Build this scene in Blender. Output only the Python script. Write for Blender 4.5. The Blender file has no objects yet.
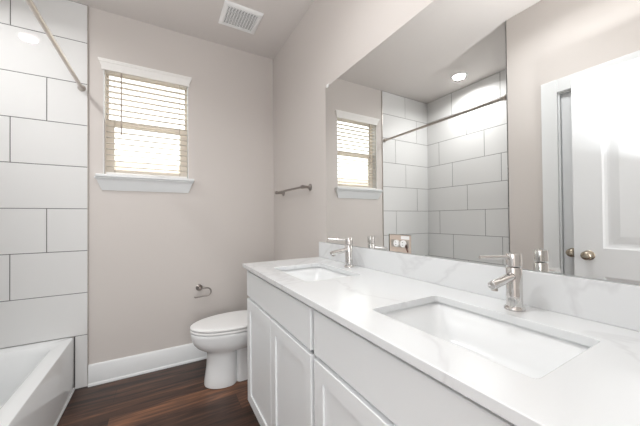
import bpy, bmesh, math, random
from mathutils import Vector, Matrix

random.seed(7)
C = bpy.context.scene
COL = C.collection

# ------------------------------------------------------------------ camera
YAW, PIT, ROL = 0.5188, 0.0106, 0.0093
FPX, V0, CAMH = 278.2541, 215.4166, 1.2121
s_, c_ = math.sin(YAW), math.cos(YAW)
d0 = Vector((s_, c_, 0)); l0 = Vector((c_, -s_, 0)); h0 = Vector((0, 0, 1))
dd = d0 * math.cos(PIT) + h0 * math.sin(PIT)
hh = h0 * math.cos(PIT) - d0 * math.sin(PIT)
rr = l0 * math.cos(ROL) - hh * math.sin(ROL)
uu = l0 * math.sin(ROL) + hh * math.cos(ROL)
cam = bpy.data.cameras.new('camera')
camo = bpy.data.objects.new('camera', cam); COL.objects.link(camo)
m = Matrix.Identity(4)
for i in range(3):
    m[i][0], m[i][1], m[i][2] = rr[i], uu[i], -dd[i]
m[2][3] = CAMH
camo.matrix_world = m
cam.sensor_width = 36.0; cam.lens = FPX / 640 * 36.0
cam.shift_y = (V0 - 213.0) / 640
cam.clip_start = 0.01
C.camera = camo

# ------------------------------------------------------------------ world, lamps, exposure
w = bpy.data.worlds.new('daylight'); C.world = w; w.use_nodes = True
w.node_tree.nodes['Background'].inputs[0].default_value = (1.0, 0.99, 0.97, 1)
w.node_tree.nodes['Background'].inputs[1].default_value = 3.6
C.view_settings.view_transform = 'Standard'; C.view_settings.look = 'None'
C.view_settings.gamma = 1.0; C.view_settings.use_curve_mapping = False
C.view_settings.exposure = 0.08


def area(name, loc, direction, sx, sy, power, col=(1, 1, 1), shape='RECTANGLE'):
    l = bpy.data.lights.new(name, 'AREA'); l.shape = shape
    l.size = sx; l.size_y = sy; l.energy = power; l.color = col
    o = bpy.data.objects.new(name, l); COL.objects.link(o); o.location = loc
    o.rotation_euler = Vector(direction).to_track_quat('-Z', 'Y').to_euler()
    return o


LC = (0.97, 0.988, 1.0)
area('hall_fill', (0.0, -1.9, 1.45), (0.0, 1, 0.0), 1.6, 2.1, 62, LC)  # unseen fill added behind the camera to brighten the room
fl = area('flash_bounce', (-0.2, 0.1, 1.32), (0.10, 0.10, 1), 0.06, 0.06, 17.5, LC)
fl.data.spread = math.radians(125)
al = area('alcove_lamp', (-0.989, 1.931, 2.788), (0, 0, -1), 0.11, 0.11, 10, (0.99, 0.99, 0.985), 'DISK')
al.data.spread = math.radians(160)
rl = area('room_fill', (0.12, 0.85, 2.79), (0, 0, -1), 0.15, 0.15, 8, LC, 'DISK')  # unseen ceiling fill, added to lift the floor and lower room
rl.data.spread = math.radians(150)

# ------------------------------------------------------------------ materials


def nm(name, col, rough=0.5, metal=0.0, bump=0.0, bscale=100.0, spec=0.5, coat=0.0, emit=None):
    m = bpy.data.materials.new(name); m.use_nodes = True
    nt = m.node_tree; b = nt.nodes['Principled BSDF']
    b.inputs['Base Color'].default_value = (*col, 1)
    b.inputs['Roughness'].default_value = rough
    b.inputs['Metallic'].default_value = metal
    b.inputs['Specular IOR Level'].default_value = spec
    b.inputs['Coat Weight'].default_value = coat
    if emit:
        b.inputs['Emission Color'].default_value = (*emit[0], 1)
        b.inputs['Emission Strength'].default_value = emit[1]
    tc = nt.nodes.new('ShaderNodeTexCoord')
    n = nt.nodes.new('ShaderNodeTexNoise'); n.inputs['Scale'].default_value = bscale
    n.inputs['Detail'].default_value = 3
    nt.links.new(tc.outputs['Object'], n.inputs['Vector'])
    if bump:
        bp = nt.nodes.new('ShaderNodeBump'); bp.inputs['Strength'].default_value = bump
        bp.inputs['Distance'].default_value = 0.002
        nt.links.new(n.outputs['Fac'], bp.inputs['Height'])
        nt.links.new(bp.outputs['Normal'], b.inputs['Normal'])
    else:
        # faint tonal variation so that nothing is one dead-flat colour
        mp = nt.nodes.new('ShaderNodeMapRange')
        mp.inputs['To Min'].default_value = max(rough - 0.02, 0.0); mp.inputs['To Max'].default_value = rough + 0.02
        nt.links.new(n.outputs['Fac'], mp.inputs['Value'])
        nt.links.new(mp.outputs['Result'], b.inputs['Roughness'])
    return m


M = {}
M['wall'] = nm('wall_paint', (0.64, 0.598, 0.568), 0.75, bump=0.10, bscale=70)
M['ceiling'] = nm('ceiling_paint', (0.70, 0.66, 0.635), 0.85, bump=0.12, bscale=60)
M['trim'] = nm('white_trim_paint', (0.79, 0.805, 0.81), 0.35)
M['cabinet'] = nm('white_cabinet_paint', (0.855, 0.875, 0.885), 0.38)
M['door'] = nm('white_door_paint', (0.77, 0.78, 0.79), 0.55)
M['tile'] = nm('white_glazed_tile', (0.76, 0.758, 0.752), 0.035)
M['grout'] = nm('grey_grout', (0.11, 0.108, 0.105), 0.9, bump=0.3, bscale=300)
M['ceramic'] = nm('white_ceramic', (0.87, 0.885, 0.89), 0.10, coat=0.3)
M['acrylic'] = nm('white_acrylic', (0.84, 0.855, 0.86), 0.10)
M['plastic'] = nm('white_plastic', (0.89, 0.89, 0.885), 0.3)
M['chrome'] = nm('polished_nickel', (0.70, 0.685, 0.67), 0.05, 1.0)
M['nickel'] = nm('brushed_nickel', (0.52, 0.48, 0.445), 0.28, 1.0)
M['pewter'] = nm('dark_brushed_nickel', (0.34, 0.31, 0.29), 0.28, 1.0)
M['bronze'] = nm('satin_nickel_knob', (0.44, 0.385, 0.31), 0.25, 1.0)
M['mirror'] = nm('mirror_silver', (0.92, 0.93, 0.922), 0.0, 1.0)
M['mirror'].node_tree.nodes['Principled BSDF'].inputs['Roughness'].default_value = 0.0
for l in list(M['mirror'].node_tree.links):
    if l.to_socket.name == 'Roughness': M['mirror'].node_tree.links.remove(l)
M['glass_edge'] = nm('green_glass_edge', (0.07, 0.11, 0.085), 0.15)
M['dark'] = nm('dark_gap', (0.03, 0.03, 0.03), 0.8)
M['vent_dark'] = nm('vent_shade', (0.02, 0.02, 0.02), 0.8)  # near-black colour painted in for the shade inside the vent
M['vinyl'] = nm('cream_vinyl', (0.88, 0.81, 0.72), 0.4)
M['slat'] = nm('white_blind_slat', (0.88, 0.865, 0.84), 0.45)
M['cord'] = nm('beige_cord', (0.55, 0.49, 0.42), 0.7)
M['tan'] = nm('tan_backing', (0.60, 0.50, 0.43), 0.8, bump=0.3, bscale=120)
M['copper'] = nm('dark_wire', (0.12, 0.05, 0.04), 0.5)
M['fence'] = nm('cedar_fence', (0.58, 0.50, 0.42), 0.8, bump=0.3, bscale=30)
M['ground'] = nm('outside_ground', (0.55, 0.53, 0.49), 0.9, bump=0.3, bscale=20)
M['lamp'] = nm('lamp_lens', (0.9, 0.9, 0.88), 0.4, emit=((1.0, 0.97, 0.92), 9.0))
M['shadowgap'] = nm('cabinet_frame_paint', (0.74, 0.74, 0.74), 0.5)


def slat_mat():
    # thin plastic slat that lets some daylight through
    m = nm('translucent_blind_slat', (0.90, 0.875, 0.845), 0.45)
    nt = m.node_tree; b = nt.nodes['Principled BSDF']; out = nt.nodes['Material Output']
    t = nt.nodes.new('ShaderNodeBsdfTranslucent'); t.inputs[0].default_value = (0.93, 0.90, 0.86, 1)
    mx = nt.nodes.new('ShaderNodeMixShader'); mx.inputs[0].default_value = 0.75
    nt.links.new(b.outputs[0], mx.inputs[1]); nt.links.new(t.outputs[0], mx.inputs[2]); nt.links.new(mx.outputs[0], out.inputs[0])
    return m


M['thin_slat'] = slat_mat()
M['wand'] = nm('tilt_wand_plastic', (0.42, 0.36, 0.32), 0.4)


def glass_mat():
    m = bpy.data.materials.new('window_glass'); m.use_nodes = True
    nt = m.node_tree; nt.nodes.clear()
    o = nt.nodes.new('ShaderNodeOutputMaterial'); mx = nt.nodes.new('ShaderNodeMixShader')
    t = nt.nodes.new('ShaderNodeBsdfTransparent'); g = nt.nodes.new('ShaderNodeBsdfGlossy')
    t.inputs[0].default_value = (0.95, 0.97, 0.96, 1); g.inputs['Roughness'].default_value = 0.0
    f = nt.nodes.new('ShaderNodeFresnel'); f.inputs[0].default_value = 1.45
    nt.links.new(f.outputs[0], mx.inputs[0]); nt.links.new(t.outputs[0], mx.inputs[1])
    nt.links.new(g.outputs[0], mx.inputs[2]); nt.links.new(mx.outputs[0], o.inputs[0])
    return m


M['glass'] = glass_mat()


def floor_mat():
    m = bpy.data.materials.new('dark_wood_planks'); m.use_nodes = True
    nt = m.node_tree; b = nt.nodes['Principled BSDF']; L = nt.links.new
    tc = nt.nodes.new('ShaderNodeTexCoord')
    br = nt.nodes.new('ShaderNodeTexBrick')
    br.inputs['Scale'].default_value = 1.0
    br.inputs['Brick Width'].default_value = 1.15; br.inputs['Row Height'].default_value = 0.165
    br.inputs['Mortar Size'].default_value = 0.0012; br.inputs['Mortar Smooth'].default_value = 0.3
    br.offset = 0.37; br.inputs['Bias'].default_value = -0.15
    br.inputs['Color1'].default_value = (0.0, 0, 0, 1); br.inputs['Color2'].default_value = (1, 1, 1, 1)
    br.inputs['Mortar'].default_value = (0.0, 0.0, 0.0, 1)
    sh = nt.nodes.new('ShaderNodeMapping'); sh.inputs['Location'].default_value = (0.28, 0.165, 0)
    L(tc.outputs['Object'], sh.inputs['Vector']); L(sh.outputs[0], br.inputs['Vector'])
    mp = nt.nodes.new('ShaderNodeMapping'); mp.inputs['Scale'].default_value = (1.6, 22, 1)
    L(tc.outputs['Object'], mp.inputs['Vector'])
    # offset the grain per plank
    add = nt.nodes.new('ShaderNodeVectorMath'); add.operation = 'MULTIPLY_ADD'
    L(br.outputs['Color'], add.inputs[0]); add.inputs[1].default_value = (9, 5, 3); L(mp.outputs[0], add.inputs[2])
    n = nt.nodes.new('ShaderNodeTexNoise'); n.inputs['Scale'].default_value = 1.4
    n.inputs['Detail'].default_value = 8; n.inputs['Roughness'].default_value = 0.62; n.inputs['Distortion'].default_value = 0.7
    L(add.outputs[0], n.inputs['Vector'])
    cr = nt.nodes.new('ShaderNodeValToRGB')
    cr.color_ramp.elements[0].position = 0.28; cr.color_ramp.elements[0].color = (0.020, 0.010, 0.007, 1)
    cr.color_ramp.elements[1].position = 0.76; cr.color_ramp.elements[1].color = (0.30, 0.13, 0.062, 1)
    e = cr.color_ramp.elements.new(0.5); e.color = (0.085, 0.039, 0.024, 1)
    sm = nt.nodes.new('ShaderNodeMath'); sm.operation = 'MULTIPLY_ADD'
    L(br.outputs['Color'], sm.inputs[0]); sm.inputs[1].default_value = 0.24
    L(n.outputs['Fac'], sm.inputs[2])
    sb = nt.nodes.new('ShaderNodeMath'); sb.operation = 'SUBTRACT'; L(sm.outputs[0], sb.inputs[0]); sb.inputs[1].default_value = 0.10
    L(sb.outputs[0], cr.inputs[0])
    mx = nt.nodes.new('ShaderNodeMix'); mx.data_type = 'RGBA'
    L(br.outputs['Fac'], mx.inputs[0]); L(cr.outputs[0], mx.inputs[6]); mx.inputs[7].default_value = (0.012, 0.008, 0.006, 1)
    L(mx.outputs[2], b.inputs['Base Color'])
    b.inputs['Roughness'].default_value = 0.38
    bp = nt.nodes.new('ShaderNodeBump'); bp.inputs['Strength'].default_value = 0.15; bp.inputs['Distance'].default_value = 0.002
    L(n.outputs['Fac'], bp.inputs['Height']); L(bp.outputs[0], b.inputs['Normal'])
    return m


M['floor'] = floor_mat()


def quartz_mat():
    m = bpy.data.materials.new('white_veined_quartz'); m.use_nodes = True
    nt = m.node_tree; b = nt.nodes['Principled BSDF']; L = nt.links.new
    tc = nt.nodes.new('ShaderNodeTexCoord')
    mp = nt.nodes.new('ShaderNodeMapping'); mp.inputs['Rotation'].default_value = (0.4, 0.5, 0.7)
    L(tc.outputs['Object'], mp.inputs[0])
    n = nt.nodes.new('ShaderNodeTexNoise'); n.inputs['Scale'].default_value = 1.5; n.inputs['Detail'].default_value = 5
    n.inputs['Distortion'].default_value = 0.9; n.inputs['Roughness'].default_value = 0.55
    L(mp.outputs[0], n.inputs['Vector'])
    a = nt.nodes.new('ShaderNodeMath'); a.operation = 'SUBTRACT'; L(n.outputs['Fac'], a.inputs[0]); a.inputs[1].default_value = 0.5
    ab = nt.nodes.new('ShaderNodeMath'); ab.operation = 'ABSOLUTE'; L(a.outputs[0], ab.inputs[0])
    cr = nt.nodes.new('ShaderNodeValToRGB')
    cr.color_ramp.elements[0].position = 0.0; cr.color_ramp.elements[0].color = (0.715, 0.725, 0.735, 1)
    cr.color_ramp.elements[1].position = 0.022; cr.color_ramp.elements[1].color = (0.785, 0.80, 0.808, 1)
    L(ab.outputs[0], cr.inputs[0]); L(cr.outputs[0], b.inputs['Base Color'])
    b.inputs['Roughness'].default_value = 0.14
    return m


M['quartz'] = quartz_mat()

# ------------------------------------------------------------------ mesh helpers


class MB:
    def __init__(self):
        self.bm = bmesh.new()

    def box(self, x0, x1, y0, y1, z0, z1, mi=0):
        v = [self.bm.verts.new(p) for p in ((x0, y0, z0), (x1, y0, z0), (x1, y1, z0), (x0, y1, z0),
                                            (x0, y0, z1), (x1, y0, z1), (x1, y1, z1), (x0, y1, z1))]
        for f in ((3, 2, 1, 0), (4, 5, 6, 7), (0, 1, 5, 4), (1, 2, 6, 5), (2, 3, 7, 6), (3, 0, 4, 7)):
            fc = self.bm.faces.new([v[i] for i in f]); fc.material_index = mi
        return self

    def loft(self, rings, cap0=True, cap1=True, closed=True, mi=0):
        vr = [[self.bm.verts.new(p) for p in r] for r in rings]
        n = len(vr[0])
        for a, b in zip(vr, vr[1:]):
            for i in range(n if closed else n - 1):
                j = (i + 1) % n
                f = self.bm.faces.new((a[i], a[j], b[j], b[i])); f.material_index = mi
        if cap0: self.bm.faces.new(list(reversed(vr[0]))).material_index = mi
        if cap1: self.bm.faces.new(vr[-1]).material_index = mi
        return self

    def lathe(self, prof, origin, axis, seg=32, mi=0):
        # prof: (distance along the axis, radius)
        o = Vector(origin); a = Vector(axis).normalized()
        t = Vector((0, 0, 1)) if abs(a.z) < 0.9 else Vector((1, 0, 0))
        e1 = a.cross(t).normalized(); e2 = a.cross(e1)
        rings = []
        for h, r in prof:
            r = max(r, 1e-4)
            rings.append([o + a * h + (e1 * math.cos(q) + e2 * math.sin(q)) * r
                          for q in (2 * math.pi * k / seg for k in range(seg))])
        return self.loft(rings, mi=mi)

    def tube(self, pts, r, seg=16, mi=0):
        pts = [Vector(p) for p in pts]; rings = []
        prev = None
        for i, p in enumerate(pts):
            t = (pts[min(i + 1, len(pts) - 1)] - pts[max(i - 1, 0)]).normalized()
            if prev is None:
                u = t.cross(Vector((0.013, 0.02, 1)) if abs(t.z) < 0.9 else Vector((1, 0, 0))).normalized()
            else:
                u = (prev - t * prev.dot(t)).normalized()
            prev = u; v = t.cross(u)
            rad = r[i] if isinstance(r, (list, tuple)) else r
            rings.append([p + (u * math.cos(q) + v * math.sin(q)) * rad
                          for q in (2 * math.pi * k / seg for k in range(seg))])
        return self.loft(rings, mi=mi)

    def build(self, name, mats, parent=None, bevel=0.0, seg=2, smooth=False, loc=None, sub=0):
        bmesh.ops.recalc_face_normals(self.bm, faces=self.bm.faces)
        org = Vector(loc) if loc else None
        if org is None:
            org = Vector((0, 0, 0))
        bmesh.ops.translate(self.bm, verts=self.bm.verts, vec=-org)
        me = bpy.data.meshes.new(name); self.bm.to_mesh(me); self.bm.free()
        for mt in (mats if isinstance(mats, (list, tuple)) else [mats]): me.materials.append(mt)
        o = bpy.data.objects.new(name, me); COL.objects.link(o)
        o.location = org
        if parent is not None:
            o.parent = parent
            o.location = org - parent_world(parent)
        if bevel:
            b = o.modifiers.new('bevel', 'BEVEL'); b.width = bevel; b.segments = seg
            b.limit_method = 'ANGLE'; b.angle_limit = math.radians(35)
        if sub:
            sm = o.modifiers.new('subdivision', 'SUBSURF'); sm.levels = sub; sm.render_levels = sub
        if smooth or bevel or sub:
            for p in me.polygons: p.use_smooth = True
            if not sub:
                try:
                    me.set_sharp_from_angle(angle=math.radians(38))
                except Exception:
                    pass
        return o


def parent_world(o):
    v = Vector(o.location)
    while o.parent is not None:
        o = o.parent; v = v + Vector(o.location)
    return v


def thing(name, label, cat, loc, group=None):
    o = bpy.data.objects.new(name, None); COL.objects.link(o); o.location = loc
    o.empty_display_size = 0.05
    return tag(o, label, cat, group)


def tag(o, label, cat, group=None):
    o['label'] = label; o['category'] = cat
    if group: o['group'] = group
    return o


def struct(o):
    o['kind'] = 'structure'; return o


def strut(name, loc):
    o = bpy.data.objects.new(name, None); COL.objects.link(o); o.location = loc
    o.empty_display_size = 0.05
    return struct(o)


def copy_tree(o, parent=None):
    c = o.copy(); COL.objects.link(c); c.parent = parent
    for ch in o.children: copy_tree(ch, c)
    return c


def rrect(x0, x1, y0, y1, r, n=6):
    pts = []
    for cx, cy, a0 in ((x1 - r, y1 - r, 0), (x0 + r, y1 - r, 90), (x0 + r, y0 + r, 180), (x1 - r, y0 + r, 270)):
        for k in range(n + 1):
            a = math.radians(a0 + 90 * k / n)
            pts.append((cx + r * math.cos(a), cy + r * math.sin(a)))
    return pts


# ------------------------------------------------------------------ setting
XM, YB, ZC = 0.9766, 2.6318, 2.807          # mirror wall, window wall, ceiling
XW, YW, XL = -0.50, 1.193, -1.308           # door wall, alcove end, alcove long wall
XT = -0.470                                 # right end of the tile on the window wall
YF = -0.03                                  # wall with the entrance behind the camera
TR = 0.3063; Z1 = 2.5235                    # tile rows

struct(MB().box(-1.5, 1.2, -2.3, 2.78, -0.1, 0).build('floor', M['floor']))
struct(MB().box(-1.5, 1.2, -2.3, 2.78, ZC, ZC + 0.1).build('ceiling', M['ceiling']))

wx0, wx1, wz0, wz1 = -0.378, 0.205, 1.560, 2.402   # window opening
wb = MB()
wb.box(-1.5, wx0, YB, YB + 0.14, 0, ZC); wb.box(wx1, 1.2, YB, YB + 0.14, 0, ZC)
wb.box(wx0, wx1, YB, YB + 0.14, 0, wz0); wb.box(wx0, wx1, YB, YB + 0.14, wz1, ZC)
struct(wb.build('wall_back', M['wall']))
struct(MB().box(XM, XM + 0.14, -2.3, YB, 0, ZC).build('wall_right', M['wall']))
struct(MB().box(XL - 0.15, XL, YW - 0.113, YB, 0, ZC).build('wall_alcove', M['wall']))
dy0, dy1, dzt = 0.125, 0.868, 2.085                # closed door's opening
wd = MB()
wd.box(XL, XW, dy1 + 0.21, YW, 0, ZC)
wd.box(XW - 0.11, XW, dy1, dy1 + 0.21, 0, ZC); wd.box(XW - 0.11, XW, YF - 0.11, dy0, 0, ZC)
wd.box(XW - 0.11, XW, dy0, dy1, dzt, ZC)
struct(wd.build('wall_left', M['wall']))
ex0, ex1, ezt = -0.425, 0.36, 2.115                # entrance behind the camera
wf = MB()
wf.box(XW, ex0, YF - 0.11, YF, 0, ZC); wf.box(ex1, XM, YF - 0.11, YF, 0, ZC); wf.box(ex0, ex1, YF - 0.11, YF, ezt, ZC)
struct(wf.build('wall_front', M['wall']))
wh = MB()
wh.box(-1.5, -1.36, -2.3, YF - 0.11, 0, ZC); wh.box(-1.36, XM, -2.3, -2.16, 0, ZC)
struct(wh.build('wall_hall', M['wall']))
wh2 = MB().box(-1.36, XW - 0.11, YF - 0.11, YF - 0.01, 0, ZC)
struct(wh2.build('wall_hall_side', M['wall']))

# --- tile: slabs over grout, one mesh per wall


def tiles(name, to3, a0, a1, joints, rows, th=0.008, g=0.0022):
    """to3(a, z, depth) gives the point; joints[row] are the vertical joints of that row"""
    mb = MB()

    def slab(u0, u1, z0, z1, t0, t1, mi, ch=0.0):
        pts = []
        for t, e in ((t0, 0), (t1 - ch, 0), (t1, ch)):
            pts.append([to3(u0 + e, z0 + e, t), to3(u1 - e, z0 + e, t), to3(u1 - e, z1 - e, t), to3(u0 + e, z1 - e, t)])
        mb.loft(pts, mi=mi)
    slab(a0, a1, rows[-1][1], rows[0][0], 0.0, th - 0.002, 1)
    for (zt, zb), js in zip(rows, joints):
        e = [a0 - g] + sorted(j for j in js if a0 + 0.03 < j < a1 - 0.03) + [a1 + g]
        for p, q in zip(e, e[1:]):
            slab(p + g, q - g, zb + g, zt - g, 0.001, th, 0, 0.0012)
    return mb


rows = [(ZC, Z1)] + [(Z1 - TR * k, Z1 - TR * (k + 1)) for k in range(7)]
jb = {0: [-0.872, -0.27], 1: [-1.085], 2: [-0.692, -1.295]}
jl = {0: [2.246, 1.656], 1: [2.051, 1.455], 2: [2.44, 1.838, 1.24]}
tb = tiles('wall_tile_back', lambda a, z, t: (a, YB - t, z), XL, XT, [jb[k % 3] for k in range(8)], rows)
zr_ = Z1 - TR * 7
tl_ = tiles('x', lambda a, z, t: (a, YB - t, z), -0.540, XT, [[]], [(zr_, 0.0)])
me_ = bpy.data.meshes.new('tmp'); tl_.bm.to_mesh(me_); tb.bm.from_mesh(me_); tl_.bm.free(); bpy.data.meshes.remove(me_)
tb.box(-0.547, -0.540, YB - 0.005, YB, 0, zr_ - 0.003, 1)
struct(tb.build('wall_tile_back', [M['tile'], M['grout']]))
struct(tiles('t', lambda a, z, t: (XL + t, a, z), YW, YB - 0.008, [jl[k % 3] for k in range(8)], rows)
       .build('wall_tile_left', [M['tile'], M['grout']]))
struct(tiles('t', lambda a, z, t: (a, YW + t, z), XL + 0.008, XW, [jb[k % 3] for k in range(8)], rows)
       .build('wall_tile_front', [M['tile'], M['grout']]))
struct(MB().box(XT, XT + 0.004, YB - 0.011, YB, 0, ZC).build('trim_1', M['nickel']))   # metal tile edge

# --- baseboards


def baseboard(name, p, q, n):
    """a board along p->q whose face looks along n, with an eased top edge and a shoe"""
    p = Vector((*p, 0)); q = Vector((*q, 0)); n = Vector((*n, 0))
    prof = [(0, 0), (0.024, 0), (0.024, 0.012), (0.021, 0.018), (0.015, 0.019), (0.015, 0.142), (0.011, 0.150), (0.006, 0.154), (0, 0.154)]
    mb = MB()
    mb.loft([[a + n * d + Vector((0, 0, z)) for d, z in prof] for a in (p, q)])
    return struct(mb.build(name, M['trim'], bevel=0.0008))


baseboard('baseboard_back', (XT + 0.004, YB), (XM, YB), (0, -1))
baseboard('baseboard_right', (XM, 1.70), (XM, YB - 0.02), (-1, 0))
baseboard('baseboard_left', (XW, 0.97), (XW, YW), (1, 0))

# --- window: frame, sashes, panes, stool with its apron
win = strut('window_1', ((wx0 + wx1) / 2, YB, wz0))


def ring_frame(mb, x0, x1, z0, z1, wl, y0, y1, wt=None, wbm=None):
    wt = wt or wl; wbm = wbm or wl
    mb.box(x0, x0 + wl, y0, y1, z0, z1); mb.box(x1 - wl, x1, y0, y1, z0, z1)
    mb.box(x0 + wl, x1 - wl, y0, y1, z0, z0 + wbm); mb.box(x0 + wl, x1 - wl, y0, y1, z1 - wt, z1)
    return mb


fr = ring_frame(MB(), wx0, wx1, wz0, wz1, 0.008, YB + 0.075, YB + 0.139).build('window_frame', M['vinyl'], win, bevel=0.002)
zm_ = 1.985
up_ = ring_frame(MB(), wx0 + 0.008, wx1 - 0.008, zm_ - 0.02, wz1 - 0.008, 0.012, YB + 0.110, YB + 0.132)
us = up_.build('upper_sash', M['vinyl'], win, bevel=0.002)
lo_ = ring_frame(MB(), wx0 + 0.008, wx1 - 0.008, wz0 + 0.008, zm_ + 0.022, 0.050, YB + 0.080, YB + 0.106, 0.038, 0.045)
ls = lo_.build('lower_sash', M['vinyl'], win, bevel=0.002)
MB().box(wx0 + 0.019, wx1 - 0.019, YB + 0.119, YB + 0.123, zm_ + 0.008, wz1 - 0.019).build('pane', M['glass'], us)
MB().box(wx0 + 0.058, wx1 - 0.058, YB + 0.091, YB + 0.095, wz0 + 0.058, zm_ - 0.015).build('pane', M['glass'], ls)


def crown(x0, x1, y, prof):
    """mitred moulding with returns: prof = (projection, z); the ends step in with the projection"""
    mb = MB(); rings = []
    for d, z in prof:
        rings.append([(x0 - d, y, z), (x0 - d, y - d, z), (x1 + d, y - d, z), (x1 + d, y, z)])
    mb.loft(rings)
    return mb


st = MB().box(wx0 - 0.004 - 0.034, wx1 + 0.004 + 0.036, YB - 0.062, YB, 1.537, 1.556)
st.box(wx0, wx1, YB, YB + 0.075, 1.537, 1.5605)
st.build('stool', M['trim'], win, bevel=0.003)
sx0, sx1 = -0.380, 0.196
crown(sx0, sx1, YB, [(0.003, 1.440), (0.008, 1.440), (0.010, 1.449), (0.014, 1.456), (0.022, 1.480), (0.032, 1.508), (0.040, 1.524), (0.046, 1.528), (0.046, 1.537)]) \
    .build('apron', M['trim'], win, bevel=0.001)

jl_ = MB()
jl_.box(wx0, wx0 + 0.004, YB + 0.001, YB + 0.075, wz0, wz1); jl_.box(wx1 - 0.004, wx1, YB + 0.001, YB + 0.075, wz0, wz1)
jl_.box(wx0 + 0.004, wx1 - 0.004, YB + 0.001, YB + 0.075, wz1 - 0.0025, wz1)
jl_.build('bright_lining', M['trim'], win)  # added white lining; its colour imitates strong daylight on the wall returns

# outside the window
struct(MB().box(-6, 6, YB + 0.3, 9, -0.3, -0.2).build('ground', M['ground']))
fb = MB()
for k in range(70):
    fb.box(-5.0 + k * 0.145, -5.0 + k * 0.145 + 0.144, 6.0, 6.02, -0.2, 2.25 + 0.01 * random.random())
fb.box(-5.0, 5.15, 6.02, 6.06, 0.3, 0.39); fb.box(-5.0, 5.15, 6.02, 6.06, 1.8, 1.89)
fo = fb.build('fence', M['fence'], loc=(0, 6.0, -0.2))
tag(fo, 'weathered board fence outside, seen faintly through the lower window sash', 'fence')

# --- door_1: closed door beside the tub, seen in the mirror


def panel_door(name, parent, x0, x1, y0, y1, z0, z1, face, mat, panels, both=False):
    """leaf in a plane of constant x; panels = list of (ya, yb, za, zb), recessed with a raised field on face side"""
    mb = MB(); bm = mb.bm
    ys = sorted({y0, y1, *[p[0] for p in panels], *[p[1] for p in panels]})
    zs = sorted({z0, z1, *[p[2] for p in panels], *[p[3] for p in panels]})
    xf = x1 if face > 0 else x0; xb = x0 if face > 0 else x1
    def is_panel(a, b):
        return any(p[0] - 1e-6 <= a and b <= p[1] + 1e-6 for p in panels)
    for fx, sgn in ((xf, face), (xb, -face)):
        for ya, yb in zip(ys, ys[1:]):
            for za, zb in zip(zs, zs[1:]):
                isp = any(abs(p[0] - ya) < 1e-6 and abs(p[1] - yb) < 1e-6 and abs(p[2] - za) < 1e-6 and abs(p[3] - zb) < 1e-6 for p in panels)
                if not isp:
                    bm.faces.new([bm.verts.new(q) for q in ((fx, ya, za), (fx, yb, za), (fx, yb, zb), (fx, ya, zb))])
                else:
                    lv = [(0, 0), (0.010, 0.006), (0.022, 0.010), (0.034, 0.010), (0.075, 0.003)]
                    rg = [[(fx - sgn * d, ya + e, za + e), (fx - sgn * d, yb - e, za + e), (fx - sgn * d, yb - e, zb - e), (fx - sgn * d, ya + e, zb - e)] for e, d in lv]
                    mb.loft(rg, cap0=False)
    for a, b in (((y0, z0), (y1, z0)), ((y1, z0), (y1, z1)), ((y1, z1), (y0, z1)), ((y0, z1), (y0, z0))):
        bm.faces.new([bm.verts.new(q) for q in ((x0, *a), (x0, *b), (x1, *b), (x1, *a))])
    bmesh.ops.remove_doubles(bm, verts=bm.verts, dist=1e-5)
    return mb.build(name, mat, parent)


def knob(parent, x, y, z, sgn):
    k = MB().lathe([(0, 0.031), (0.004, 0.031), (0.008, 0.027), (0.010, 0.012), (0.026, 0.011), (0.031, 0.018), (0.038, 0.0255), (0.046, 0.0275),
                    (0.054, 0.0245), (0.060, 0.016), (0.062, 0.0)], (x, y, z), (sgn, 0, 0), 32)
    return k.build('door_knob', M['bronze'], parent, smooth=True)


d1 = strut('door_1', (XW, (dy0 + dy1) / 2, 0))
panel_door('leaf', d1, XW - 0.055, XW - 0.020, dy0 + 0.016, dy1 - 0.016, 0.008, dzt - 0.016, 1, M['door'],
           [(dy0 + 0.13, dy1 - 0.13, 0.22, 0.84), (dy0 + 0.13, dy1 - 0.13, 1.01, dzt - 0.13)])
j = MB(); j.box(XW - 0.11, XW + 0.001, dy0, dy0 + 0.014, 0, dzt); j.box(XW - 0.11, XW + 0.001, dy1 - 0.014, dy1, 0, dzt)
j.box(XW - 0.11, XW + 0.001, dy0 + 0.014, dy1 - 0.014, dzt - 0.014, dzt)
j.build('jamb', M['trim'], d1)
cs = MB(); t_ = 0.017; cw = 0.095
cs.box(XW, XW + t_, dy1 - 0.004, dy1 - 0.004 + cw, 0, dzt - 0.004 + cw); cs.box(XW, XW + t_, dy0 + 0.004 - cw, dy0 + 0.004, 0, dzt - 0.004 + cw)
cs.box(XW, XW + t_, dy0 + 0.004, dy1 - 0.004, dzt - 0.004, dzt - 0.004 + cw)
cs.build('casing', M['trim'], d1, bevel=0.004)
knob(d1, XW - 0.020, 0.800, 0.962, 1)

# --- door_2: entrance door, swung open in front of it
d2 = strut('door_2', (-0.42, -0.01, 0))
lx = -0.419
panel_door('leaf', d2, lx - 0.034, lx, -0.005, 0.764, 0.010, 2.108, 1, M['door'],
           [(0.135, 0.625, 0.22, 0.838), (0.135, 0.625, 1.010, 1.968)])
knob(d2, lx, 0.692, 0.962, 1)

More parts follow.
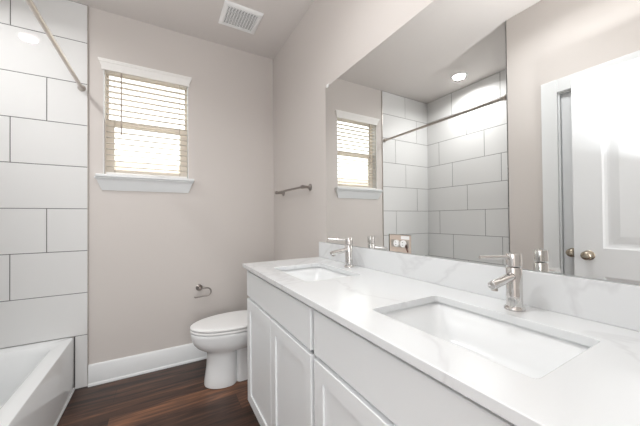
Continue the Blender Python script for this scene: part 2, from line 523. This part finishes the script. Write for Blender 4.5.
# ------------------------------------------------------------------ tub
tub = thing('bathtub', 'white alcove bathtub with a straight apron under the tiled wall', 'bathtub', (-0.92, 1.91, 0))
tx0, tx1, ty0, ty1, tz = XL + 0.009, -0.545, YW + 0.009, YB - 0.009, 0.378
sec = []
for inset, z, r in ((0, 0.02, 0.012), (0, tz - 0.012, 0.012), (0.003, tz - 0.004, 0.014), (0.010, tz, 0.02)):
    sec.append([(x, y, z) for x, y in rrect(tx0, tx1 - inset, ty0, ty1, r, 6)])
for (a, b, c, d), z, r in (((0.045, 0.075, 0.085, 0.085), tz, 0.10), ((0.052, 0.085, 0.095, 0.095), tz - 0.006, 0.10), ((0.060, 0.098, 0.115, 0.108), tz - 0.03, 0.11),
                           ((0.085, 0.125, 0.18, 0.16), tz - 0.18, 0.12), ((0.10, 0.145, 0.22, 0.19), tz - 0.28, 0.12), ((0.15, 0.20, 0.29, 0.25), tz - 0.315, 0.10)):
    sec.append([(x, y, z) for x, y in rrect(tx0 + a, tx1 - b, ty0 + c, ty1 - d, r, 6)])
MB().loft(sec).build('basin', M['acrylic'], tub, smooth=True)
MB().box(tx1 - 0.012, tx1 + 0.007, YW + 0.01, YB - 0.009, 0, 0.016).build('floor_trim', M['trim'], tub, bevel=0.004)
MB().lathe([(0, 0.034), (0.002, 0.034), (0.004, 0.026), (0.004, 0.0)], (-0.92, 1.55, tz - 0.315), (0, 0, 1), 24).build('drain', M['chrome'], tub, smooth=True)

# shower rod
rx, rz = -0.503, 2.183
rod = thing('shower_curtain_rod', 'brushed nickel shower curtain rod spanning the tub alcove', 'curtain rod', (rx, 1.9, rz))
MB().tube([(rx, YW + 0.010, rz), (rx, YB - 0.010, rz)], 0.0125, 20).build('rod', M['nickel'], rod, smooth=True)
for yy, sg in ((YB - 0.0085, -1), (YW + 0.0085, 1)):
    MB().lathe([(0, 0.024), (0.004, 0.024), (0.012, 0.022), (0.020, 0.017), (0.034, 0.016), (0.034, 0.0)], (rx, yy, rz), (0, sg, 0), 28).build('flange', M['nickel'], rod, smooth=True)

# recessed lamp above the tub
lt = thing('ceiling_light', 'round white recessed downlight over the tub, seen in the mirror', 'light', (-0.989, 1.931, ZC))
n_ = 40
tr = MB(); rings = []
for r, z in ((0.088, ZC), (0.088, ZC - 0.004), (0.083, ZC - 0.008), (0.070, ZC - 0.008), (0.064, ZC - 0.003), (0.064, ZC)):
    rings.append([(-0.989 + r * math.cos(2 * math.pi * k / n_), 1.931 + r * math.sin(2 * math.pi * k / n_), z) for k in range(n_)])
tr.loft(rings, False, False).build('trim_ring', M['plastic'], lt, smooth=True)
MB().lathe([(0, 0.0), (0.0, 0.0635), (0.003, 0.0635), (0.003, 0.0)], (-0.989, 1.931, ZC - 0.004), (0, 0, 1), 36).build('lens', M['lamp'], lt)

# ceiling vent
vx0, vx1, vy0, vy1 = 0.407, 0.697, 2.072, 2.344
vent = thing('ceiling_vent', 'white square exhaust vent grille on the ceiling', 'vent', ((vx0 + vx1) / 2, (vy0 + vy1) / 2, ZC))
vf = MB(); rg = []
for e, z in ((0, ZC), (0.0, ZC - 0.006), (0.010, ZC - 0.013), (0.030, ZC - 0.016), (0.034, ZC - 0.008), (0.034, ZC)):
    rg.append([(vx0 + e, vy0 + e, z), (vx1 - e, vy0 + e, z), (vx1 - e, vy1 - e, z), (vx0 + e, vy1 - e, z)])
vf.loft(rg, False, False).build('frame', M['plastic'], vent)
MB().box(vx0 + 0.033, vx1 - 0.033, vy0 + 0.033, vy1 - 0.033, ZC - 0.004, ZC - 0.0005).build('shade_plate', M['vent_dark'], vent)  # flat plate coloured as the shade behind the grille
gr = MB(); nn = 14
for k in range(nn):
    y = vy0 + 0.036 + (vy1 - vy0 - 0.072) * (k + 0.5) / nn
    gr.box(vx0 + 0.033, vx1 - 0.033, y - 0.0020, y + 0.0020, ZC - 0.013, ZC - 0.009)
for k in range(10):
    x = vx0 + 0.036 + (vx1 - vx0 - 0.072) * (k + 0.5) / 10
    gr.box(x - 0.0020, x + 0.0020, vy0 + 0.033, vy1 - 0.033, ZC - 0.0145, ZC - 0.010)
gr.build('grille', M['plastic'], vent)

# ------------------------------------------------------------------ blind
bl = thing('window_blind', 'white slatted window blind with a moulded valance, lowered and open', 'blind', (-0.087, YB, 2.38))
crown(-0.378, 0.204, YB, [(0.004, 2.356), (0.010, 2.356), (0.011, 2.378), (0.014, 2.384), (0.018, 2.396), (0.022, 2.408), (0.026, 2.410), (0.026, 2.419), (0.029, 2.422), (0.029, 2.432), (0.004, 2.432)]) \
    .build('valance', M['slat'], bl, bevel=0.0008)
MB().box(wx0 + 0.006, wx1 - 0.006, YB + 0.006, YB + 0.060, wz1 - 0.038, wz1 - 0.003).build('headrail', M['slat'], bl, bevel=0.002)
bx0, bx1 = wx0 + 0.009, wx1 - 0.009
zs = []
z = wz1 - 0.060
while z > wz0 + 0.045:
    zs.append(z); z -= 0.0445
slat0 = None
for z in zs:
    if slat0 is None:
        mb = MB(); pr = []
        for k in range(7):
            t = -1 + 2 * k / 6
            pr.append((t * 0.025, 0.002 * (1 - t * t)))
        loop = [(a, b + 0.0013) for a, b in pr] + [(a, b - 0.0013) for a, b in reversed(pr)]
        mb.loft([[(x, YB + 0.034 + a, z + b + a * 0.035) for a, b in loop] for x in (bx0, bx1)])
        slat0 = mb.build('slat', M['thin_slat'], bl, loc=((bx0 + bx1) / 2, YB + 0.034, z))
    else:
        s2 = slat0.copy(); COL.objects.link(s2); s2.location = (slat0.location.x, slat0.location.y, slat0.location.z + z - zs[0])
MB().box(bx0, bx1, YB + 0.010, YB + 0.058, wz0 + 0.004, wz0 + 0.021).build('bottom_rail', M['slat'], bl, bevel=0.003)
for fx in (0.10, 0.90):
    x = bx0 + (bx1 - bx0) * fx
    cd = MB()
    for yy in (YB + 0.0075, YB + 0.0605): cd.box(x - 0.0012, x + 0.0012, yy - 0.0008, yy + 0.0008, wz0 + 0.02, wz1 - 0.04)
    cd.build('ladder_cord', M['cord'], bl)
MB().box(bx0 + 0.002, bx0 + 0.005, YB + 0.001, YB + 0.004, wz0 + 0.004, wz1 - 0.03).build('pull_cord', M['cord'], bl)
MB().tube([(-0.266, YB + 0.001, wz1 - 0.035), (-0.266, YB - 0.006, 1.868)], 0.0050, 10).build('tilt_wand', M['wand'], bl, smooth=True)

# ------------------------------------------------------------------ towel bar and paper holder
tw = thing('towel_bar', 'brushed nickel towel bar on the wall above the toilet', 'towel bar', (XM, 2.12, 1.445))
bxx = XM - 0.068
for yy in (2.375, 1.852):
    MB().lathe([(0, 0.026), (0.005, 0.026), (0.009, 0.022), (0.016, 0.012), (0.030, 0.010), (0.056, 0.0125), (0.068, 0.015), (0.078, 0.0135), (0.082, 0.008), (0.082, 0)],
               (XM - 0.0002, yy, 1.447), (-1, 0, 0), 28).build('post', M['pewter'], tw, smooth=True)
MB().tube([(bxx, 1.835, 1.447), (bxx, 2.405, 1.447)], 0.0085, 16).build('bar', M['pewter'], tw, smooth=True)

tp = thing('toilet_paper_holder', 'brushed nickel open-arm paper holder on the wall beside the toilet', 'paper holder', (0.28, YB, 0.61))
MB().lathe([(0, 0.027), (0.005, 0.027), (0.010, 0.022), (0.016, 0.013), (0.034, 0.012), (0.050, 0.014), (0.060, 0.014), (0.064, 0.009), (0.064, 0)],
           (0.285, YB - 0.0002, 0.622), (0, -1, 0), 28).build('post', M['pewter'], tp, smooth=True)
pts = [(0.285, YB - 0.052, 0.622)]
for k in range(13):
    a = math.radians(90 - 180 * k / 12)
    pts.append((0.345 + 0.030 * math.cos(a), YB - 0.052, 0.587 + 0.033 * math.sin(a)))
pts += [(0.30, YB - 0.052, 0.552), (0.250, YB - 0.052, 0.549), (0.243, YB - 0.052, 0.556)]
MB().tube(pts, 0.0055, 12).build('arm', M['pewter'], tp, smooth=True)

# ------------------------------------------------------------------ toilet
TY = 2.20
to = thing('toilet', 'white toilet with a closed lid between the vanity and the window wall', 'toilet', (0.6, TY, 0))


def egg(xf, xb, hw, z, n=48, pb=2.6, widest=0.62):
    """outline pointing towards -x; widest = where along the length it is widest"""
    xc = xf + (xb - xf) * widest
    pts = []
    for k in range(n):
        a = 2 * math.pi * k / n
        ca, sa = math.cos(a), math.sin(a)
        if ca < 0:
            x = xc + (xc - xf) * ca; y = hw * sa
        else:
            x = xc + (xb - xc) * abs(ca) ** (2 / pb); y = hw * math.copysign(abs(sa) ** (2 / pb), sa)
        pts.append((x, TY + y, z))
    return pts


bw = MB()
bw.loft([egg(0.292, 0.51, 0.106, 0.0), egg(0.282, 0.51, 0.114, 0.004), egg(0.280, 0.51, 0.116, 0.016), egg(0.286, 0.51, 0.112, 0.06), egg(0.297, 0.51, 0.107, 0.14),
         egg(0.302, 0.51, 0.106, 0.22), egg(0.300, 0.51, 0.108, 0.240), egg(0.288, 0.56, 0.119, 0.253), egg(0.262, 0.66, 0.139, 0.267), egg(0.235, 0.69, 0.156, 0.286),
         egg(0.213, 0.72, 0.170, 0.312), egg(0.200, 0.735, 0.178, 0.342), egg(0.193, 0.74, 0.182, 0.375), egg(0.191, 0.74, 0.183, 0.392), egg(0.196, 0.738, 0.181, 0.399), egg(0.21, 0.73, 0.175, 0.402)])
bw.loft([[(x, y, z) for x, y in rrect(0.50, 0.90, TY - h, TY + h, 0.03)] for z, h in ((0, 0.085), (0.2, 0.08), (0.30, 0.10), (0.385, 0.15), (0.398, 0.15))])
bw.build('bowl', M['ceramic'], to, smooth=True)
MB().loft([egg(0.197, 0.70, 0.180, 0.4035), egg(0.191, 0.705, 0.185, 0.408), egg(0.190, 0.706, 0.186, 0.414), egg(0.194, 0.705, 0.183, 0.4205), egg(0.205, 0.70, 0.176, 0.4215)]) \
    .build('seat', M['plastic'], to, smooth=True)
MB().loft([egg(0.203, 0.70, 0.175, 0.4245), egg(0.192, 0.708, 0.184, 0.4265), egg(0.189, 0.71, 0.187, 0.432), egg(0.191, 0.709, 0.186, 0.439), egg(0.200, 0.705, 0.180, 0.4445),
           egg(0.24, 0.69, 0.155, 0.4475), egg(0.32, 0.66, 0.10, 0.449)]).build('lid', M['plastic'], to, smooth=True)
MB().loft([[(x, y, z) for x, y in rrect(a, 0.955, TY - h, TY + h, 0.03)] for z, a, h in ((0.402, 0.79, 0.185), (0.43, 0.775, 0.20), (0.735, 0.765, 0.215), (0.74, 0.767, 0.213))]) \
    .build('tank', M['ceramic'], to, smooth=True)
MB().loft([[(x, y, z) for x, y in rrect(a, 0.960, TY - h, TY + h, 0.03)] for z, a, h in ((0.741, 0.758, 0.222), (0.746, 0.755, 0.225), (0.765, 0.755, 0.225), (0.772, 0.762, 0.218))]) \
    .build('tank_lid', M['ceramic'], to, smooth=True)
lv = MB().lathe([(0, 0.013), (0.010, 0.013), (0.014, 0.009), (0.014, 0)], (0.766, TY + 0.15, 0.685), (-1, 0, 0), 20)
lv.tube([(0.748, TY + 0.15, 0.685), (0.746, TY + 0.11, 0.681), (0.746, TY + 0.075, 0.676)], [0.006, 0.006, 0.0075], 12)
lv.build('flush_lever', M['chrome'], to, smooth=True)

to.location.x -= 0.012

# ------------------------------------------------------------------ vanity cabinets
XF = 0.448; CT, CZ = 0.922, 0.944


def shaker(name, parent, y0, y1, z0, z1, rail=0.058):
    mb = MB()
    x0, x1 = XF, XF + 0.019
    ch = 0.0015; rc = 0.007
    def rect(x, e): return [(x, y0 + e, z0 + e), (x, y1 - e, z0 + e), (x, y1 - e, z1 - e), (x, y0 + e, z1 - e)]
    rg = [rect(x1, 0), rect(x0 + ch, 0), rect(x0, ch)]
    if rail: rg += [rect(x0, rail), rect(x0 + rc, rail + 0.0006)]
    mb.loft(rg)
    return mb.build(name, M['cabinet'], parent)


def cabinet(y0, y1, label, doors, front):
    t = thing('vanity_cabinet', label, 'cabinet', (0.7, (y0 + y1) / 2, 0), 'white shaker vanity cabinets')
    cb = MB()
    xb = XF + 0.0195
    cb.box(xb, XM - 0.002, y0, y0 + 0.018, 0.095, CT); cb.box(xb, XM - 0.002, y1 - 0.018, y1, 0.095, CT)     # sides
    cb.box(xb, XM - 0.002, y0 + 0.018, y1 - 0.018, 0.095, 0.113)                                             # bottom
    cb.box(XM - 0.010, XM - 0.002, y0 + 0.018, y1 - 0.018, 0.113, CT)                                        # back
    cb.box(xb, xb + 0.018, y0 + 0.018, y1 - 0.018, CT - 0.05, CT); cb.box(xb, xb + 0.018, y0 + 0.018, y1 - 0.018, 0.725, 0.765)
    cb.box(xb, xb + 0.018, y0 + 0.018, y0 + 0.045, 0.113, CT - 0.05); cb.box(xb, xb + 0.018, y1 - 0.045, y1 - 0.018, 0.113, CT - 0.05)
    cb.build('carcass', M['cabinet'], t)
    MB().box(xb + 0.065, xb + 0.080, y0, y1, 0, 0.095).build('toe_kick', M['cabinet'], t)
    for a, b in doors: shaker('door', t, a, b, 0.128, 0.737)
    shaker('drawer_front', t, front[0], front[1], 0.754, 0.902, 0)
    return t


cabinet(0.848, 1.684, 'white vanity cabinet with two shaker doors, beside the toilet under the far basin', [(1.269, 1.680), (0.860, 1.265)], (0.860, 1.680))
cabinet(0.0, 0.8475, 'white vanity cabinet nearest the camera, under the near basin', [(0.420, 0.836), (0.008, 0.416)], (0.008, 0.836))

# counter with two cut-outs, backsplash on it
ct = thing('vanity_countertop', 'white veined quartz double vanity countertop with two basin cutouts', 'countertop', (0.7, 0.85, CT))
CX0, CX1, CY0, CY1 = 0.4254, XM - 0.001, -0.025, 1.696
cuts = [(0.535, 0.822, 0.224, 0.640), (0.535, 0.828, 1.055, 1.462)]
tp_ = MB(); bm = tp_.bm


def poly_slab(bm, outer, holes, z0, z1):
    """outer ring and rounded holes -> slab"""
    for z, flip in ((z0, True), (z1, False)):
        edges = []
        for loop in [outer] + holes:
            vs = [bm.verts.new((x, y, z)) for x, y in loop]
            for i in range(len(vs)): edges.append(bm.edges.new((vs[i], vs[(i + 1) % len(vs)])))
        bmesh.ops.triangle_fill(bm, edges=edges, use_beauty=True)
    for loop in [outer] + holes:
        a = [bm.verts.new((x, y, z0)) for x, y in loop]; b = [bm.verts.new((x, y, z1)) for x, y in loop]
        for i in range(len(a)):
            k = (i + 1) % len(a); bm.faces.new((a[i], a[k], b[k], b[i]))
    bmesh.ops.remove_doubles(bm, verts=bm.verts, dist=1e-5)


poly_slab(bm, [(CX0, CY0), (CX1, CY0), (CX1, CY1), (CX0, CY1)], [rrect(c[0], c[1], c[2], c[3], 0.012, 4) for c in cuts], CT, CZ)
tp_.build('top', M['quartz'], ct, bevel=0.0018)
bs = MB().box(XM - 0.021, XM - 0.0005, CY0, CY1, CZ, 1.0485).build('backsplash', M['quartz'], bevel=0.0015, loc=(XM - 0.01, 0.85, CZ))

tag(bs, 'long white quartz backsplash strip standing on the countertop under the mirror', 'backsplash')

# basins
for i, (a, b, c, d) in enumerate(cuts):
    lb = ['rectangular white undermount basin in the counter nearest the camera', 'rectangular white undermount basin at the far end of the counter by the toilet'][i]
    sk = thing('sink', lb, 'sink', ((a + b) / 2, (c + d) / 2, 0.78), 'undermount basins')
    e = 0.010
    sec = []
    for o_, z, r in ((0.022, CT - 0.003, 0.03), (-e, CT - 0.003, 0.02), (-e + 0.0005, CT - 0.006, 0.02), (0.004, CT - 0.02, 0.03), (0.022, CT - 0.085, 0.045), (0.045, CT - 0.118, 0.05), (0.08, CT - 0.130, 0.05)):
        o2 = -0.026 if o_ == 0.022 and z > CT - 0.004 else o_
        sec.append([(x, y, z) for x, y in rrect(a + o2, b - o2, c + o2, d - o2, r, 5)])
    sec.append([(x, y, CT - 0.134) for x, y in rrect((a + b) / 2 - 0.02, (a + b) / 2 + 0.02, (c + d) / 2 - 0.02, (c + d) / 2 + 0.02, 0.0199, 5)])
    MB().loft(sec, cap0=False).build('basin', M['ceramic'], sk, smooth=True)
    MB().lathe([(0, 0.0), (0.0, 0.026), (0.003, 0.026), (0.005, 0.021), (0.006, 0.018), (0.009, 0.016), (0.010, 0.0)], ((a + b) / 2, (c + d) / 2, CT - 0.1335), (0, 0, 1), 24).build('drain', M['chrome'], sk, smooth=True)

# faucets


def faucet(x, y, label, turn):
    f = thing('faucet', label, 'faucet', (x, y, CZ), 'single-lever basin faucets')
    MB().lathe([(0, 0.0), (0.0002, 0.0265), (0.005, 0.0265), (0.008, 0.0250), (0.011, 0.0220), (0.012, 0.0208), (0.118, 0.0200), (0.120, 0.0188), (0.122, 0.0175), (0.124, 0.0)],
               (x, y, CZ), (0, 0, 1), 40).build('body', M['chrome'], f, smooth=True)
    cp = MB().lathe([(0, 0.0), (0.0, 0.0185), (0.002, 0.0202), (0.035, 0.0202), (0.037, 0.0188), (0.038, 0.0)], (x, y, CZ + 0.1245), (0, 0, 1), 40)
    h = cp.build('handle', M['chrome'], f, smooth=True)
    ux, uy = -math.cos(turn), math.sin(turn)
    MB().tube([(x + ux * q, y + uy * q, CZ + zz) for q, zz in ((0.015, 0.1505), (0.06, 0.1515), (0.108, 0.153))], [0.0058, 0.0055, 0.0050], 14).build('lever', M['chrome'], h, smooth=True)
    s = MB().tube([(x - 0.012, y, CZ + 0.097), (x - 0.06, y, CZ + 0.090), (x - 0.112, y, CZ + 0.083), (x - 0.116, y, CZ + 0.0825), (x - 0.117, y, CZ + 0.0824)], [0.0122, 0.0120, 0.0118, 0.0108, 0.0095], 24)
    sp = s.build('spout', M['chrome'], f, smooth=True)
    MB().lathe([(0, 0.0), (0, 0.0085), (0.006, 0.0085), (0.006, 0.0)], (x - 0.102, y, CZ + 0.0735), (-0.1, 0, -1), 20).build('aerator', M['nickel'], sp, smooth=True)
    return f


faucet(0.888, 0.424, 'chrome single-lever faucet behind the near basin', math.radians(22))
faucet(0.892, 1.246, 'chrome single-lever faucet behind the far basin', math.radians(40))

# ------------------------------------------------------------------ mirror with the cut-out for the outlet
MY1, MY0, MZ0, MZ1 = 1.609, 0.0, 1.0500, 2.097
ny0, ny1, nz = 0.880, 1.020, 1.133
mr = thing('wall_mirror', 'wide frameless wall mirror above the vanity backsplash', 'mirror', (XM, 0.8, MZ0))
mo = MB()
out = [(MY0, MZ0), (ny0, MZ0), (ny0, nz), (ny1, nz), (ny1, MZ0), (MY1, MZ0), (MY1, MZ1), (MY0, MZ1)]
xa, xb = XM - 0.0065, XM - 0.0005
va = [mo.bm.verts.new((xa, y, z)) for y, z in out]; vb = [mo.bm.verts.new((xb, y, z)) for y, z in out]
mo.bm.faces.new(va).material_index = 0
mo.bm.faces.new(list(reversed(vb))).material_index = 1
for i in range(8):
    k = (i + 1) % 8; mo.bm.faces.new((va[i], vb[i], vb[k], va[k])).material_index = 1
mo.build('glass', [M['mirror'], M['glass_edge']], mr)
cl = MB().box(XM - 0.010, XM - 0.0004, 1.568, 1.592, MZ1 - 0.008, MZ1 + 0.012)
cl.build('clip', M['plastic'], mr, bevel=0.002)

ou = thing('electrical_outlet', 'unfinished wall outlet with two white receptacles in the mirror cutout', 'outlet', (XM, (ny0 + ny1) / 2, 1.09))
oy = (ny0 + ny1) / 2
MB().box(XM - 0.0035, XM - 0.0005, ny0 + 0.004, ny1 - 0.002, MZ0 + 0.0005, nz - 0.002).build('backing', M['tan'], ou)
MB().box(XM - 0.005, XM - 0.003, oy - 0.055, oy + 0.055, 1.073, 1.107).build('yoke', M['nickel'], ou, bevel=0.001)
for dy in (-0.021, 0.021):
    rc = MB().lathe([(0, 0.0), (0, 0.0165), (0.007, 0.0165), (0.0085, 0.0155), (0.0085, 0.0)], (XM - 0.0045, oy + dy - 0.004, 1.091), (-1, 0, 0), 28).build('receptacle', M['plastic'], ou, smooth=True)
    sl = MB()
    for q in (-0.006, 0.006): sl.box(XM - 0.0136, XM - 0.0128, oy + dy - 0.004 - 0.004, oy + dy - 0.004 + 0.004, 1.091 + q - 0.001, 1.091 + q + 0.001)
    sl.build('slot', M['dark'], rc)
MB().tube([(XM - 0.006, oy - 0.038, 1.094), (XM - 0.009, oy - 0.040, 1.080), (XM - 0.008, oy - 0.045, 1.066), (XM - 0.006, oy - 0.050, 1.054)], 0.0025, 10).build('wire', M['copper'], ou, smooth=True)
MB().box(XM - 0.006, XM - 0.003, ny0 + 0.012, ny0 + 0.062, nz - 0.022, nz - 0.006).build('plaster_patch', M['plastic'], ou, bevel=0.002)
